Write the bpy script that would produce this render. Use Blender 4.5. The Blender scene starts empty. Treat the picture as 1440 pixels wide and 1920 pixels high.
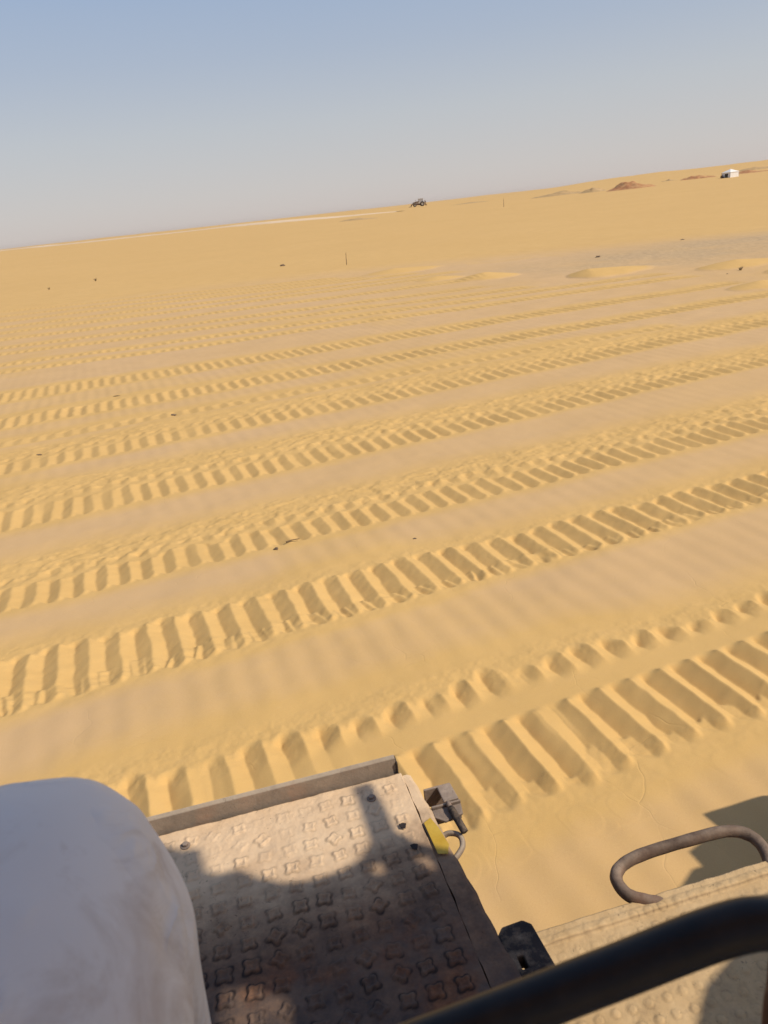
import bpy, bmesh, math, random
import numpy as np
from mathutils import Vector, Matrix, noise as mnoise
from mathutils.geometry import tessellate_polygon

R = math.radians
scene = bpy.context.scene
random.seed(7); rng = np.random.default_rng(7)

# ------------------------------------------------------------------ camera
PITCH, ROLL = R(21.5), R(6.34)
EYE = Vector((0, 0, 2.7))
cam_d = bpy.data.cameras.new("camera"); cam = bpy.data.objects.new("camera", cam_d)
scene.collection.objects.link(cam)
fwd = Vector((0, math.cos(PITCH), -math.sin(PITCH)))
lev = Vector((1, 0, 0)); upv = Vector((0, math.sin(PITCH), math.cos(PITCH)))
cx = lev * math.cos(ROLL) - upv * math.sin(ROLL)
cy = lev * math.sin(ROLL) + upv * math.cos(ROLL)
m = Matrix((cx, cy, -fwd)).transposed().to_4x4(); m.translation = EYE
cam.matrix_world = m
cam_d.sensor_fit = 'VERTICAL'; cam_d.sensor_height = 34.6; cam_d.sensor_width = 25.95
cam_d.lens = 26.0
cam_d.clip_start = 0.02; cam_d.clip_end = 9000
cam_d.dof.use_dof = True; cam_d.dof.focus_distance = 2.9; cam_d.dof.aperture_fstop = 9.5
scene.camera = cam

# ------------------------------------------------------------------ light
SUN_AZ, SUN_EL = R(-20), R(45)          # azimuth measured from +X towards +Y
world = bpy.data.worlds.new("World"); scene.world = world; world.use_nodes = True
wn, wl = world.node_tree.nodes, world.node_tree.links
wn.clear()
sky = wn.new('ShaderNodeTexSky'); sky.sky_type = 'NISHITA'; sky.sun_disc = False
sky.sun_elevation = SUN_EL; sky.sun_rotation = R(90) - SUN_AZ
sky.air_density = 0.9; sky.dust_density = 0.6; sky.ozone_density = 1.7; sky.altitude = 0
bg = wn.new('ShaderNodeBackground'); bg.inputs['Strength'].default_value = 0.13
# dust veil low in the sky: the sky colour pales towards the horizon
wg = wn.new('ShaderNodeTexCoord'); wsx = wn.new('ShaderNodeSeparateXYZ'); wl.new(wg.outputs['Generated'], wsx.inputs[0])
def sky_ramp(stops):
    wr = wn.new('ShaderNodeValToRGB'); wl.new(wsx.outputs[2], wr.inputs[0]); we = wr.color_ramp.elements
    we[0].position = stops[0][0]; we[0].color = (*stops[0][1], 1); we[1].position = stops[-1][0]; we[1].color = (*stops[-1][1], 1)
    for p_, c_ in stops[1:-1]:
        x_ = we.new(p_); x_.color = (*c_, 1)
    return wr.outputs[0]
veil = sky_ramp([(0.0, (.86, .775, .735)), (.03, (.83, .785, .765)), (.10, (.735, .76, .80)), (.17, (.60, .68, .82)), (.26, (.48, .62, .86))])
vs_ = wn.new('ShaderNodeVectorMath'); vs_.operation = 'SCALE'; vs_.inputs['Scale'].default_value = 5.0; wl.new(veil, vs_.inputs[0])
amt_ = sky_ramp([(0.0, (.97,) * 3), (.22, (.85,) * 3), (.35, (.35,) * 3), (.7, (.05,) * 3)])
wm = wn.new('ShaderNodeMix'); wm.data_type = 'RGBA'; wl.new(amt_, wm.inputs[0]); wl.new(vs_.outputs[0], wm.inputs[7])
wo = wn.new('ShaderNodeOutputWorld')
wl.new(sky.outputs[0], wm.inputs[6]); wl.new(wm.outputs[2], bg.inputs[0]); wl.new(bg.outputs[0], wo.inputs[0])
sd = bpy.data.lights.new("sun", 'SUN'); sd.energy = 3.5; sd.angle = R(0.53); sd.color = (1.0, 0.905, 0.75)
sun = bpy.data.objects.new("sun", sd); scene.collection.objects.link(sun)
sdir = Vector((math.cos(SUN_AZ) * math.cos(SUN_EL), math.sin(SUN_AZ) * math.cos(SUN_EL), math.sin(SUN_EL)))
sun.rotation_euler = sdir.to_track_quat('Z', 'Y').to_euler()
sun.location = (20, -10, 30)
scene.view_settings.view_transform = 'Standard'; scene.view_settings.look = 'None'
scene.view_settings.exposure = 0.10; scene.view_settings.gamma = 1.0
scene.view_settings.use_curve_mapping = False
scene.cycles.max_bounces = 6; scene.cycles.diffuse_bounces = 3
scene.cycles.volume_bounces = 0; scene.cycles.volume_max_steps = 64

# ------------------------------------------------------------------ helpers
col = scene.collection
def tag(o, label=None, cat=None, group=None, kind=None):
    if label: o['label'] = label
    if cat: o['category'] = cat
    if group: o['group'] = group
    if kind: o['kind'] = kind
    return o
def empty(name, loc=(0, 0, 0), rz=0.0):
    o = bpy.data.objects.new(name, None); o.location = loc; o.rotation_euler = (0, 0, rz)
    o.empty_display_size = 0.2; col.objects.link(o); return o
def link(name, me, mat=None, parent=None, smooth=True):
    if mat: me.materials.append(mat)
    o = bpy.data.objects.new(name, me); col.objects.link(o)
    if parent: o.parent = parent
    if smooth: me.polygons.foreach_set('use_smooth', [True] * len(me.polygons))
    return o
def bm_obj(name, bm, mat, parent=None, smooth=False, bevel=0.0):
    bmesh.ops.recalc_face_normals(bm, faces=bm.faces)
    me = bpy.data.meshes.new(name); bm.to_mesh(me); bm.free()
    o = link(name, me, mat, parent, smooth)
    if bevel:
        b = o.modifiers.new('bevel', 'BEVEL'); b.width = bevel; b.segments = 2; b.limit_method = 'ANGLE'; b.angle_limit = R(35)
    return o
def box(bm, x0, x1, y0, y1, z0, z1, mat=None):
    vs = [bm.verts.new(p) for p in ((x0,y0,z0),(x1,y0,z0),(x1,y1,z0),(x0,y1,z0),(x0,y0,z1),(x1,y0,z1),(x1,y1,z1),(x0,y1,z1))]
    if mat is not None:
        for v in vs: v.co = mat @ v.co
    for f in ((0,3,2,1),(4,5,6,7),(0,1,5,4),(1,2,6,5),(2,3,7,6),(3,0,4,7)): bm.faces.new([vs[i] for i in f])
    return vs
def smooth_path(pts, n=8):
    pts = [Vector(p) for p in pts]; out = []
    P = [pts[0] * 2 - pts[1]] + pts + [pts[-1] * 2 - pts[-2]]
    for i in range(1, len(P) - 2):
        for k in range(n):
            t = k / n; a, b, c, d = P[i-1], P[i], P[i+1], P[i+2]
            out.append(0.5 * ((2*b) + (c-a)*t + (2*a-5*b+4*c-d)*t*t + (3*b-a-3*c+d)*t*t*t))
    out.append(pts[-1]); return out
def tube(bm, pts, rad, seg=16, cap=True, flat=1.0):
    pts = [Vector(p) for p in pts]; n = len(pts)
    if not hasattr(rad, '__len__'): rad = [rad] * n
    t0 = (pts[1] - pts[0]).normalized(); nrm = t0.orthogonal().normalized(); rings = []
    for i, p in enumerate(pts):
        t = (pts[min(i+1, n-1)] - pts[max(i-1, 0)]).normalized()
        nrm = (nrm - t * nrm.dot(t)).normalized(); b = t.cross(nrm)
        rings.append([bm.verts.new(p + (nrm * math.cos(a) + b * math.sin(a) * flat) * rad[i]) for a in [2*math.pi*k/seg for k in range(seg)]])
    for i in range(n - 1):
        for k in range(seg):
            bm.faces.new((rings[i][k], rings[i][(k+1) % seg], rings[i+1][(k+1) % seg], rings[i+1][k]))
    if cap: bm.faces.new(rings[0][::-1]); bm.faces.new(rings[-1])
    return rings
def prism(bm, poly, thick, fn):
    """polygon (2-D) extruded by thick; fn(a, b, t) -> Vector"""
    lo = [bm.verts.new(fn(a, b, 0)) for a, b in poly]; hi = [bm.verts.new(fn(a, b, thick)) for a, b in poly]
    bm.faces.new(lo[::-1]); bm.faces.new(hi); n = len(poly)
    for i in range(n): bm.faces.new((lo[i], lo[(i+1) % n], hi[(i+1) % n], hi[i]))
def holed_panel(bm, outer, holes, thick, fn):
    loops = [outer] + holes
    tris = tessellate_polygon([[Vector((a, b, 0)) for a, b in l] for l in loops])
    flat = [p for l in loops for p in l]
    lo = [bm.verts.new(fn(a, b, 0)) for a, b in flat]; hi = [bm.verts.new(fn(a, b, thick)) for a, b in flat]
    for t in tris:
        try: bm.faces.new([lo[i] for i in t]); bm.faces.new([hi[i] for i in reversed(t)])
        except ValueError: pass
    s = 0
    for l in loops:
        n = len(l)
        for i in range(n):
            a, b = s + i, s + (i + 1) % n
            bm.faces.new((lo[a], lo[b], hi[b], hi[a]))
        s += n

# ------------------------------------------------------------------ materials
def mat_new(name):
    ma = bpy.data.materials.new(name); ma.use_nodes = True
    nt = ma.node_tree; b = nt.nodes['Principled BSDF']; return ma, nt, b
def N(nt, t, **kw):
    n = nt.nodes.new(t)
    for k, v in kw.items():
        if k in n.inputs: n.inputs[k].default_value = v
        else: setattr(n, k, v)
    return n
def ramp(nt, fac, stops):
    r = nt.nodes.new('ShaderNodeValToRGB'); e = r.color_ramp.elements
    while len(e) > 1: e.remove(e[-1])
    e[0].position = stops[0][0]; e[0].color = (*stops[0][1], 1)
    for p, c in stops[1:]:
        x = e.new(p); x.color = (*c, 1)
    nt.links.new(fac, r.inputs[0]); return r.outputs[0]
def mixc(nt, f, a, b, mode='MIX'):
    mx = nt.nodes.new('ShaderNodeMix'); mx.data_type = 'RGBA'; mx.blend_type = mode
    for i, v in ((0, f), (6, a), (7, b)):
        if isinstance(v, (float, int)): mx.inputs[i].default_value = v
        elif isinstance(v, tuple): mx.inputs[i].default_value = (*v, 1)
        else: nt.links.new(v, mx.inputs[i])
    return mx.outputs[2]
def noise(nt, coord, scale, detail=4, rough=0.55, dist=0.0):
    n = N(nt, 'ShaderNodeTexNoise', Scale=scale, Detail=detail, Roughness=rough, Distortion=dist)
    nt.links.new(coord, n.inputs['Vector']); return n.outputs['Fac']
def math_(nt, op, a, b=0.0, clamp=False):
    n = nt.nodes.new('ShaderNodeMath'); n.operation = op; n.use_clamp = clamp
    for i, v in enumerate((a, b)):
        if isinstance(v, (float, int)): n.inputs[i].default_value = v
        else: nt.links.new(v, n.inputs[i])
    return n.outputs[0]
def bump(nt, h, b, strength=0.3, dist=0.01, prev=None):
    n = N(nt, 'ShaderNodeBump', Strength=strength, Distance=dist); nt.links.new(h, n.inputs['Height'])
    if prev: nt.links.new(prev, n.inputs['Normal'])
    nt.links.new(n.outputs[0], b.inputs['Normal']); return n.outputs[0]
def simple(name, c1, c2=None, rough=0.7, metal=0.0, scale=8.0, bstr=0.2, bdist=0.004, spec=0.3):
    ma, nt, b = mat_new(name); tc = nt.nodes.new('ShaderNodeTexCoord').outputs['Object']
    n = noise(nt, tc, scale, 6)
    nt.links.new(ramp(nt, n, [(0.35, c1), (0.65, c2 or c1)]), b.inputs['Base Color'])
    b.inputs['Roughness'].default_value = rough; b.inputs['Metallic'].default_value = metal
    b.inputs['Specular IOR Level'].default_value = spec
    if bstr: bump(nt, noise(nt, tc, scale * 6, 5), b, bstr, bdist)
    return ma

def sand_material():
    ma, nt, b = mat_new('sand')
    tc = nt.nodes.new('ShaderNodeTexCoord').outputs['Object']
    def attr(n):
        a = nt.nodes.new('ShaderNodeAttribute'); a.attribute_name = n; return a.outputs['Fac']
    loose, stony = attr('loose'), attr('stony')
    n1 = noise(nt, tc, 1.3, 5, 0.6); n2 = noise(nt, tc, 0.11, 4); n3 = noise(nt, tc, 9.0, 5, 0.65); n4 = noise(nt, tc, 0.02, 3)
    yel = ramp(nt, n1, [(0.3, (0.632, 0.395, 0.143)), (0.7, (0.690, 0.434, 0.162))])
    cmp_ = ramp(nt, n1, [(0.3, (0.592, 0.386, 0.200)), (0.7, (0.645, 0.420, 0.216))])
    lf = math_(nt, 'ADD', loose, math_(nt, 'MULTIPLY', math_(nt, 'SUBTRACT', n3, 0.5), 0.5), True)
    c = mixc(nt, lf, cmp_, yel)
    c = mixc(nt, ramp(nt, n2, [(0.35, (0, 0, 0)), (0.7, (0.55, 0.55, 0.55))]), c, (0.620, 0.385, 0.145))
    st = ramp(nt, noise(nt, tc, 5.0, 8, 0.75), [(0.4, (0.46, 0.315, 0.175)), (0.6, (0.58, 0.400, 0.215))])
    c = mixc(nt, stony, c, st)
    # broad tone variation, grain
    grain = noise(nt, tc, 260.0, 2, 0.6)
    c = mixc(nt, 0.35, c, ramp(nt, grain, [(0.25, (0.38, 0.38, 0.38)), (0.5, (0.5, 0.5, 0.5)), (0.75, (0.62, 0.62, 0.62))]), 'OVERLAY')
    nt.links.new(c, b.inputs['Base Color'])
    b.inputs['Roughness'].default_value = 0.95; b.inputs['Specular IOR Level'].default_value = 0.12
    g = bump(nt, noise(nt, tc, 140.0, 4, 0.7), b, 0.22, 0.003)
    # faint hairline cracks in the bladed crust
    mp = nt.nodes.new('ShaderNodeMapping'); mp.inputs['Scale'].default_value = (1.0, 1.0, 0.01)
    nd = N(nt, 'ShaderNodeTexNoise', Scale=1.7, Detail=3.0); nt.links.new(tc, nd.inputs['Vector'])
    va = nt.nodes.new('ShaderNodeVectorMath'); va.operation = 'MULTIPLY_ADD'
    va.inputs[1].default_value = (0.55, 0.55, 0.0); nt.links.new(nd.outputs['Color'], va.inputs[0]); nt.links.new(tc, va.inputs[2])
    nt.links.new(va.outputs[0], mp.inputs[0])
    vo = N(nt, 'ShaderNodeTexVoronoi', Scale=1.5); vo.feature = 'DISTANCE_TO_EDGE'; nt.links.new(mp.outputs[0], vo.inputs['Vector'])
    line = ramp(nt, vo.outputs['Distance'], [(0.0, (0, 0, 0)), (0.005, (1, 1, 1))])
    msk = ramp(nt, noise(nt, tc, 1.1, 2), [(0.52, (1, 1, 1)), (0.60, (0, 0, 0))])
    h = math_(nt, 'MAXIMUM', line, msk)
    bump(nt, h, b, 0.36, 0.004, g)
    return ma
M = {}
M['sand'] = sand_material()

def dusty_metal(name, dust_near=0.55, dust_far=1.0, v0=0.8, v1=1.35, rust=0.5, dust=((0.68, 0.47, 0.285), (0.78, 0.57, 0.365)), base=((0.060, 0.045, 0.042), (0.170, 0.110, 0.078)), brown=False):
    ma, nt, b = mat_new(name)
    tc = nt.nodes.new('ShaderNodeTexCoord').outputs['Object']
    sx = nt.nodes.new('ShaderNodeSeparateXYZ'); nt.links.new(tc, sx.inputs[0])
    n1 = noise(nt, tc, 14, 8, 0.65); n2 = noise(nt, tc, 5, 5, 0.6); n3 = noise(nt, tc, 60, 6, 0.7)
    basec = ramp(nt, n1, [(0.35, base[0]), (0.65, base[1])])
    rustc = ramp(nt, n3, [(0.3, (0.10, 0.035, 0.018)), (0.7, (0.24, 0.085, 0.035))])
    basec = mixc(nt, ramp(nt, n2, [(0.62 - 0.16 * rust, (0, 0, 0)), (0.72 - 0.1 * rust, (1, 1, 1))]), basec, rustc)
    dustc = ramp(nt, n1, [(0.3, dust[0]), (0.7, dust[1])])
    if brown:  # near side painted browner and darker to deepen the shade there
        mb = nt.nodes.new('ShaderNodeMapRange'); mb.inputs['From Min'].default_value = 1.02; mb.inputs['From Max'].default_value = 1.24
        nt.links.new(math_(nt, 'ADD', sx.outputs[1], math_(nt, 'MULTIPLY', math_(nt, 'SUBTRACT', n2, 0.5), .45)), mb.inputs[0])
        dustc = mixc(nt, mb.outputs[0], ramp(nt, n3, [(0.3, (0.13, 0.070, 0.038)), (0.7, (0.32, 0.180, 0.098))]), dustc)
    mr = nt.nodes.new('ShaderNodeMapRange'); mr.inputs['From Min'].default_value = v0; mr.inputs['From Max'].default_value = v1
    mr.inputs['To Min'].default_value = dust_near; mr.inputs['To Max'].default_value = dust_far; nt.links.new(sx.outputs[1], mr.inputs[0])
    amt = math_(nt, 'ADD', mr.outputs[0], math_(nt, 'MULTIPLY', math_(nt, 'SUBTRACT', noise(nt, tc, 22, 8, 0.72), 0.5), 1.5))
    amt = math_(nt, 'ADD', amt, math_(nt, 'MULTIPLY', math_(nt, 'SUBTRACT', n2, 0.5), 1.0), True)
    # dust thins out on steep edges
    ge = nt.nodes.new('ShaderNodeNewGeometry'); sz = nt.nodes.new('ShaderNodeSeparateXYZ'); nt.links.new(ge.outputs['Normal'], sz.inputs[0])
    up = ramp(nt, sz.outputs[2], [(0.55, (0.45, 0.45, 0.45)), (0.93, (1, 1, 1))])
    amt = math_(nt, 'MULTIPLY', amt, up, True)
    ga = nt.nodes.new('ShaderNodeAttribute'); ga.attribute_name = 'dark_brown'  # dark outline round the tread pattern: crevice shade painted in with dirt
    cc = mixc(nt, amt, basec, dustc)
    gm = math_(nt, 'MULTIPLY', ga.outputs['Fac'], ramp(nt, amt, [(0.3, (1, 1, 1)), (1.0, (.34, .34, .34))]))
    fl_ = ramp(nt, noise(nt, tc, 95, 5, .75, .6), [(.60, (0, 0, 0)), (.68, (.75, .75, .75))])
    cc = mixc(nt, math_(nt, 'MULTIPLY', fl_, ramp(nt, noise(nt, tc, 11, 4), [(.42, (0, 0, 0)), (.62, (1, 1, 1))])), cc, (0.05, 0.03, 0.022))
    nt.links.new(mixc(nt, gm, cc, (0.028, 0.017, 0.014)), b.inputs['Base Color'])
    b.inputs['Roughness'].default_value = 0.8; b.inputs['Specular IOR Level'].default_value = 0.3
    bump(nt, math_(nt, 'ADD', noise(nt, tc, 120, 6, 0.7), n1), b, 0.45, 0.003)
    return ma
M['deck'] = dusty_metal('dusty_tread_plate', 0.18, 1.45, 0.98, 1.27, 0.8, brown=True)  # real dust, plus sunlit outer end and shaded near side painted in
M['deck_edge'] = dusty_metal('dusty_deck_edge', 0.30, 1.1, 0.9, 1.30, 0.6, brown=True)
M['rim'] = dusty_metal('dusty_rim', 0.9, 0.9, 0.9, 1.38, 0.2, dust=((0.40, 0.32, 0.235), (0.48, 0.39, 0.295)))
M['step'] = dusty_metal('sandy_step', 1.0, 1.1, 0.8, 1.0, 0.3, dust=((0.54, 0.36, 0.175), (0.63, 0.44, 0.235)))
M['worn'] = dusty_metal('worn_steel', 0.30, 0.70, 0.9, 1.3, 0.8, dust=((0.34, 0.26, 0.20), (0.46, 0.36, 0.28)))
M['handle'] = dusty_metal('dusty_brown_bar', 0.34, 0.50, 0.9, 1.3, 0.4, dust=((0.26, 0.19, 0.14), (0.40, 0.31, 0.23)), base=((0.05, 0.030, 0.022), (0.13, 0.075, 0.05)))
M['darksteel'] = dusty_metal('dark_steel', 0.03, 0.03, 0.8, 1.3, 0.4, base=((0.018, 0.014, 0.014), (0.05, 0.035, 0.03)))
M['yellow'] = simple('chipped_yellow_paint', (0.50, 0.30, 0.03), (0.58, 0.38, 0.06), 0.6, scale=25)
M['cabpaint'] = simple('dusty_machine_paint', (0.42, 0.27, 0.06), (0.50, 0.36, 0.14), 0.6, scale=6)
M['cabgrey'] = simple('cab_trim', (0.05, 0.05, 0.05), (0.09, 0.085, 0.08), 0.7)
M['rubber'] = simple('black_rail_sleeve', (0.006, 0.006, 0.008), (0.020, 0.016, 0.014), 0.45, scale=30, bstr=0.1, bdist=0.001, spec=0.35)
M['rustbar'] = simple('rusty_bar', (0.05, 0.02, 0.012), (0.11, 0.045, 0.02), 0.7, scale=20)
M['cream'] = simple('cream_paint', (0.50, 0.44, 0.36), (0.60, 0.54, 0.45), 0.6)
M['paleglass'] = simple('dusty_glass', (0.40, 0.38, 0.38), (0.48, 0.46, 0.45), 0.3, bstr=0, spec=.5)
M['tyre'] = simple('tyre_rubber', (0.035, 0.025, 0.02), (0.06, 0.045, 0.035), 0.9)
M['dark_brown'] = simple('brown_grime', (0.12, 0.06, 0.035), (0.20, 0.11, 0.06), 0.85)
M['canvas'] = simple('white_canvas', (0.80, 0.77, 0.72), (0.86, 0.83, 0.79), 0.9, scale=2)
M['redearth'] = simple('red_earth', (0.40, 0.17, 0.075), (0.54, 0.30, 0.135), 0.95, scale=0.9, bstr=0.6, bdist=0.15)
M['spoil'] = simple('sandy_spoil', (0.46, 0.30, 0.14), (0.55, 0.36, 0.17), 0.95, scale=0.9, bstr=0.6, bdist=0.15)
M['palesand'] = simple('pale_road_sand', (0.74, 0.54, 0.34), (0.80, 0.60, 0.40), 0.95, scale=0.4, bstr=0)
M['stone'] = simple('dark_stone', (0.11, 0.075, 0.05), (0.20, 0.14, 0.09), 0.9, scale=30)
M['wood'] = simple('weathered_wood', (0.16, 0.10, 0.05), (0.26, 0.17, 0.09), 0.9, scale=40)
M['shrub'] = simple('dry_shrub', (0.16, 0.11, 0.06), (0.24, 0.17, 0.09), 0.9, scale=40)
M['skin'] = simple('skin', (0.32, 0.18, 0.11), (0.36, 0.21, 0.13), 0.6, scale=20)

# ------------------------------------------------------------------ terrain
def sst(x, a, b):
    t = np.clip((x - a) / (b - a), 0, 1); return t * t * (3 - 2 * t)
_T = rng.random((256, 256))
def vn(x, y):
    xi = np.floor(x).astype(np.int64); yi = np.floor(y).astype(np.int64); fx = x - xi; fy = y - yi
    fx = fx * fx * (3 - 2 * fx); fy = fy * fy * (3 - 2 * fy)
    a = _T[xi & 255, yi & 255]; b = _T[(xi + 1) & 255, yi & 255]; c = _T[xi & 255, (yi + 1) & 255]; d = _T[(xi + 1) & 255, (yi + 1) & 255]
    return (a * (1 - fx) + b * fx) * (1 - fy) + (c * (1 - fx) + d * fx) * fy - 0.5
def fbm(x, y, o=4, g=0.5):
    s = 0; a = 1
    for i in range(o):
        s = s + a * vn(x + 17.3 * i, y + 9.1 * i); x = x * 2.03; y = y * 2.03; a *= g
    return s
def far_z(x, y):
    r = np.hypot(x, y)
    z = 1.5 * sst(r, 20, 330)
    z = z + 0.5 * fbm(x / 60, y / 60, 3) * sst(r, 60, 260) + 5.0 * np.clip(fbm(x / 420, y / 420 + 5, 4), 0, 1) * sst(r, 800, 2400)
    z = z + 3.3 * sst(np.degrees(np.arctan2(x, y)), 7, 22) * (1 - sst(np.degrees(np.arctan2(x, y)), 60, 90)) * np.exp(-((r - 500) / 170) ** 2) * (1 + .35 * fbm(x / 45, y / 45, 4))
    z = z + 0.10 * fbm(x / 11, y / 11, 3) * sst(r, 22, 60)
    return z
def tz(x, y): return float(far_z(np.array([float(x)]), np.array([float(y)]))[0])
C18, S18 = math.cos(R(18)), math.sin(R(18))
# tracks: (lower edge start, end, upper edge start, end), pitch, depth, crumb band width, u-end
ROWS = [
 ([0.411, 2.798], [1.554, 3.173], [-1.355, 3.456], [2.24, 4.478], .208, .050, .08, 99),
 ([-2.524, 4.1], [3.316, 6.102], [-2.84, 4.84], [3.698, 6.853], .208, .046, .06, 99),
 ([-3.154, 5.576], [4.286, 8.011], [-3.452, 6.276], [4.743, 8.911], .198, .038, .45, 99),
 ([-3.952, 7.449], [5.826, 11.045], [-4.37, 8.43], [6.137, 11.657], .206, .036, .60, 99),
 ([-4.865, 9.592], [7.292, 13.931], [-5.223, 10.43], [7.718, 14.77], .218, .034, .45, 99),
 ([-5.513, 11.11], [6.819, 15.058], [-5.656, 11.446], [6.975, 15.41], .24, .024, .10, 10.6),
 ([-6.035, 12.334], [8.95, 17.196], [-6.375, 13.132], [9.259, 17.805], .215, .035, .16, 99),
 ([-7.003, 14.606], [9.754, 19.848], [-7.447, 15.647], [9.992, 20.342], .215, .032, .16, 15.6)]
for a, b in [([-8.574, 18.289], [9.825, 22.186]), ([-9.099, 19.52], [9.506, 23.459]), ([-10.025, 21.693], [5.523, 23.773]),
             ([-10.648, 23.153], [4.355, 25.367]), ([-11.548, 25.265], [4.619, 27.924]), ([-12.39, 27.24], [3.827, 30.482]),
             ([-13.281, 29.329], [4.428, 31.805]), ([-14.314, 31.752], [2.858, 33.272]), ([-15.407, 34.315], [0.654, 34.102]),
             ([-16.548, 36.991], [-0.492, 35.1])]:
    q = lambda p: [p[0] * 1.012, p[1] * 1.021]
    ROWS.append((a, b, q(a), q(b), .23, .029, .16, b[0] * C18 + b[1] * S18))
HEAPS = [(7.3, 25.3, 2.6, .6, 1.0, .23), (4.5, 28.4, 1.3, 1.1, 1.0, .19), (1.7, 35.4, 2.2, 1.6, 1.2, .16), (11.6, 20.9, 2.4, .8, .9, .18), (11.2, 23.6, 2.2, 1.2, .9, .18), (2.9, 29.6, 1.2, .9, .7, .12), (9.6, 18.9, 1.4, .8, .6, .14)]
def ground_fields(x, y):
    n = len(x); u = x * C18 + y * S18; v = -x * S18 + y * C18; r = np.hypot(x, y)
    h = np.zeros(n); loose = np.zeros(n)
    near = (r < 48)
    ix = np.nonzero(near)[0]; X, Y, U, V = x[ix], y[ix], u[ix], v[ix]; hh = np.zeros(len(ix)); ll = np.zeros(len(ix))
    nz = fbm(X * 1.9, Y * 1.9, 3); nf = fbm(X * 11, Y * 11, 4, 0.6); nl = fbm(X * .35, Y * .35, 3)
    tracked = np.zeros(len(ix))
    for k, (A, B, C, D, pit, amp, crumb, ue) in enumerate(ROWS):
        f = lambda p: (p[0] * C18 + p[1] * S18, -p[0] * S18 + p[1] * C18)
        (ua, va), (ub, vb), (uc, vc), (ud, vd) = f(A), f(B), f(C), f(D)
        lo = va + (vb - va) * (U - ua) / (ub - ua); hi = vc + (vd - vc) * (U - uc) / (ud - uc)
        lo = lo + 0.03 * fbm(U * 1.3 + 31 * k, V * 0 + k, 3) ; hi = hi + 0.05 * fbm(U * 1.7 + 13 * k, V * 0 + 3 * k, 3)
        w = np.maximum(hi - lo, .15); t = (V - lo) / w
        end = 1 - sst(U, ue - .5, ue + .1)
        m = (t > -0.4) & (V < hi + crumb + .5) & (end > 0)
        if not m.any(): continue
        um, vm, tm, wm, em, nfm = U[m], V[m], t[m], w[m], end[m], nf[m]
        ph = um / pit + 0.37 * k + 0.10 * fbm(um * .9, vm * .0 + k, 2) + 0.085 * fbm(um * 2.1, vm * 2.6 + 5 * k, 3) + 0.075 * fbm(um * 7, vm * 9 + 3 * k, 2)
        cell = np.floor(ph).astype(np.int64); fr = ph - cell
        rc = .5 + vn(ph + .5, 0 * ph + 7.5 * k); rc2 = .5 + vn(ph * 1.1 + 91, 0 * ph + 5.3 * k); rc3 = .5 + vn(ph * .8 + 31, 0 * ph + 3.7 * k)
        # valley at fr=0, crest at fr=split
        sp = 0.53
        tri = np.where(fr < sp, fr / sp, (1 - fr) / (1 - sp))
        tri = np.clip(tri * 1.06 - 0.02, 0, 1)
        e0 = 0.10 * (rc - .5) ; e1 = 0.14 * (rc2 - .5)
        rnd = 4 * (fr - .5) ** 2 * 0.04
        bow = 0.20 * ((fr - .27 + .5) % 1 - .5) ** 2                     # rounded ends of each bar
        e0 = (.05 * (rc - .5)) + bow; e1 = .10 * (rc2 - .5) - bow
        env = sst(tm, e0 - .01, e0 + .055) * (1 - sst(tm, .93 + e1, 1.0 + e1))
        d = amp * (0.80 + 0.4 * rc3)
        g = d * (tri - 0.62)
        if k < 5: g = g * (1 - .35 * sst(.20 - rc3, 0, .10) * sst(tm, .2, .5))
        if k == 1:                                             # small clods left in the near ends
            fr2 = (ph * 2 + .3 + 1.3 * vn(ph * .7 + 9, vm * 3)) % 1; t2 = 1 - np.abs(2 * fr2 - 1); mk = 1 - sst(tm + .10 * (rc2 - .5) * 2, .26, .31)
            g = g * (1 - mk) + mk * (np.maximum(g, d * (.25 + .6 * rc2) * (t2 - 1.0)) + .22 * d * fbm(um * 16, vm * 16, 2))
        if k == 0:                                             # sand slid back into the near ends
            mk = 1 - sst(tm + .16 * (rc2 - .5), .15, .19)
            g = g * (1 - mk) + mk * (np.maximum(g, -.30 * d) + .006 * fbm(um * 14, vm * 14, 3))
            fill = sst(vm, 3.14, 3.20) * (1 - sst(vm + .03 * fbm(um * 5, vm * 5, 2), 3.34, 3.50)) * sst(um, -.1, .9)
            g = g * (1 - fill) - 0.006 * fill
        if 2 <= k <= 4:                               # far half caved in, a small pit left above each bar
            c_ = .62 + .16 * (rc - .5)
            along = 1 - sst(tm, c_, c_ + .06) * (1 - .85 * np.exp(-((tm - c_ - .26) / .10) ** 2))
            g = g * along + (1 - along) * (-.10 * d + .20 * d * fbm(um * 11, vm * 11, 3))
        g = g * env
        brk = sst(tm, -.16, -.02) * (1 - sst(tm, .05, .12))
        if k in (0, 1): g = g + brk * 0.007 * fbm(um * 9, vm * 9, 3)
        if k == 0:                                             # thin slabs of crust pushed out beside the bars
            for q_ in range(2):
                cu = (cell + .5 + .25 * q_) * pit; ce = _T[cell & 255, 200 + q_]
                dd = np.hypot((ph - cell - .35 - .3 * q_) * pit, (tm + .09 + .10 * ce) * wm) / (.075 + .06 * ce) + .10 * fbm(um * 9 + q_, vm * 9, 2)
                g = g + .0012 * (1 - sst(dd, .88, 1.02)) * (1 - env) * sst(ce, .25, .5) * (.25 + .75 * sst(np.sin(6 * ce + 3 * um) + 2.5 * (-.10 - tm), -.6, .5))
        # crumbs thrown along the far side
        cb = sst(tm, .72, .95) * (1 - sst(vm, (lo + w)[m] + crumb * .5, (lo + w)[m] + crumb + .12))
        lum = np.clip(fbm(um * 7.3 + k, vm * 9.5, 3) * 1.8, -.35, .6)
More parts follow.
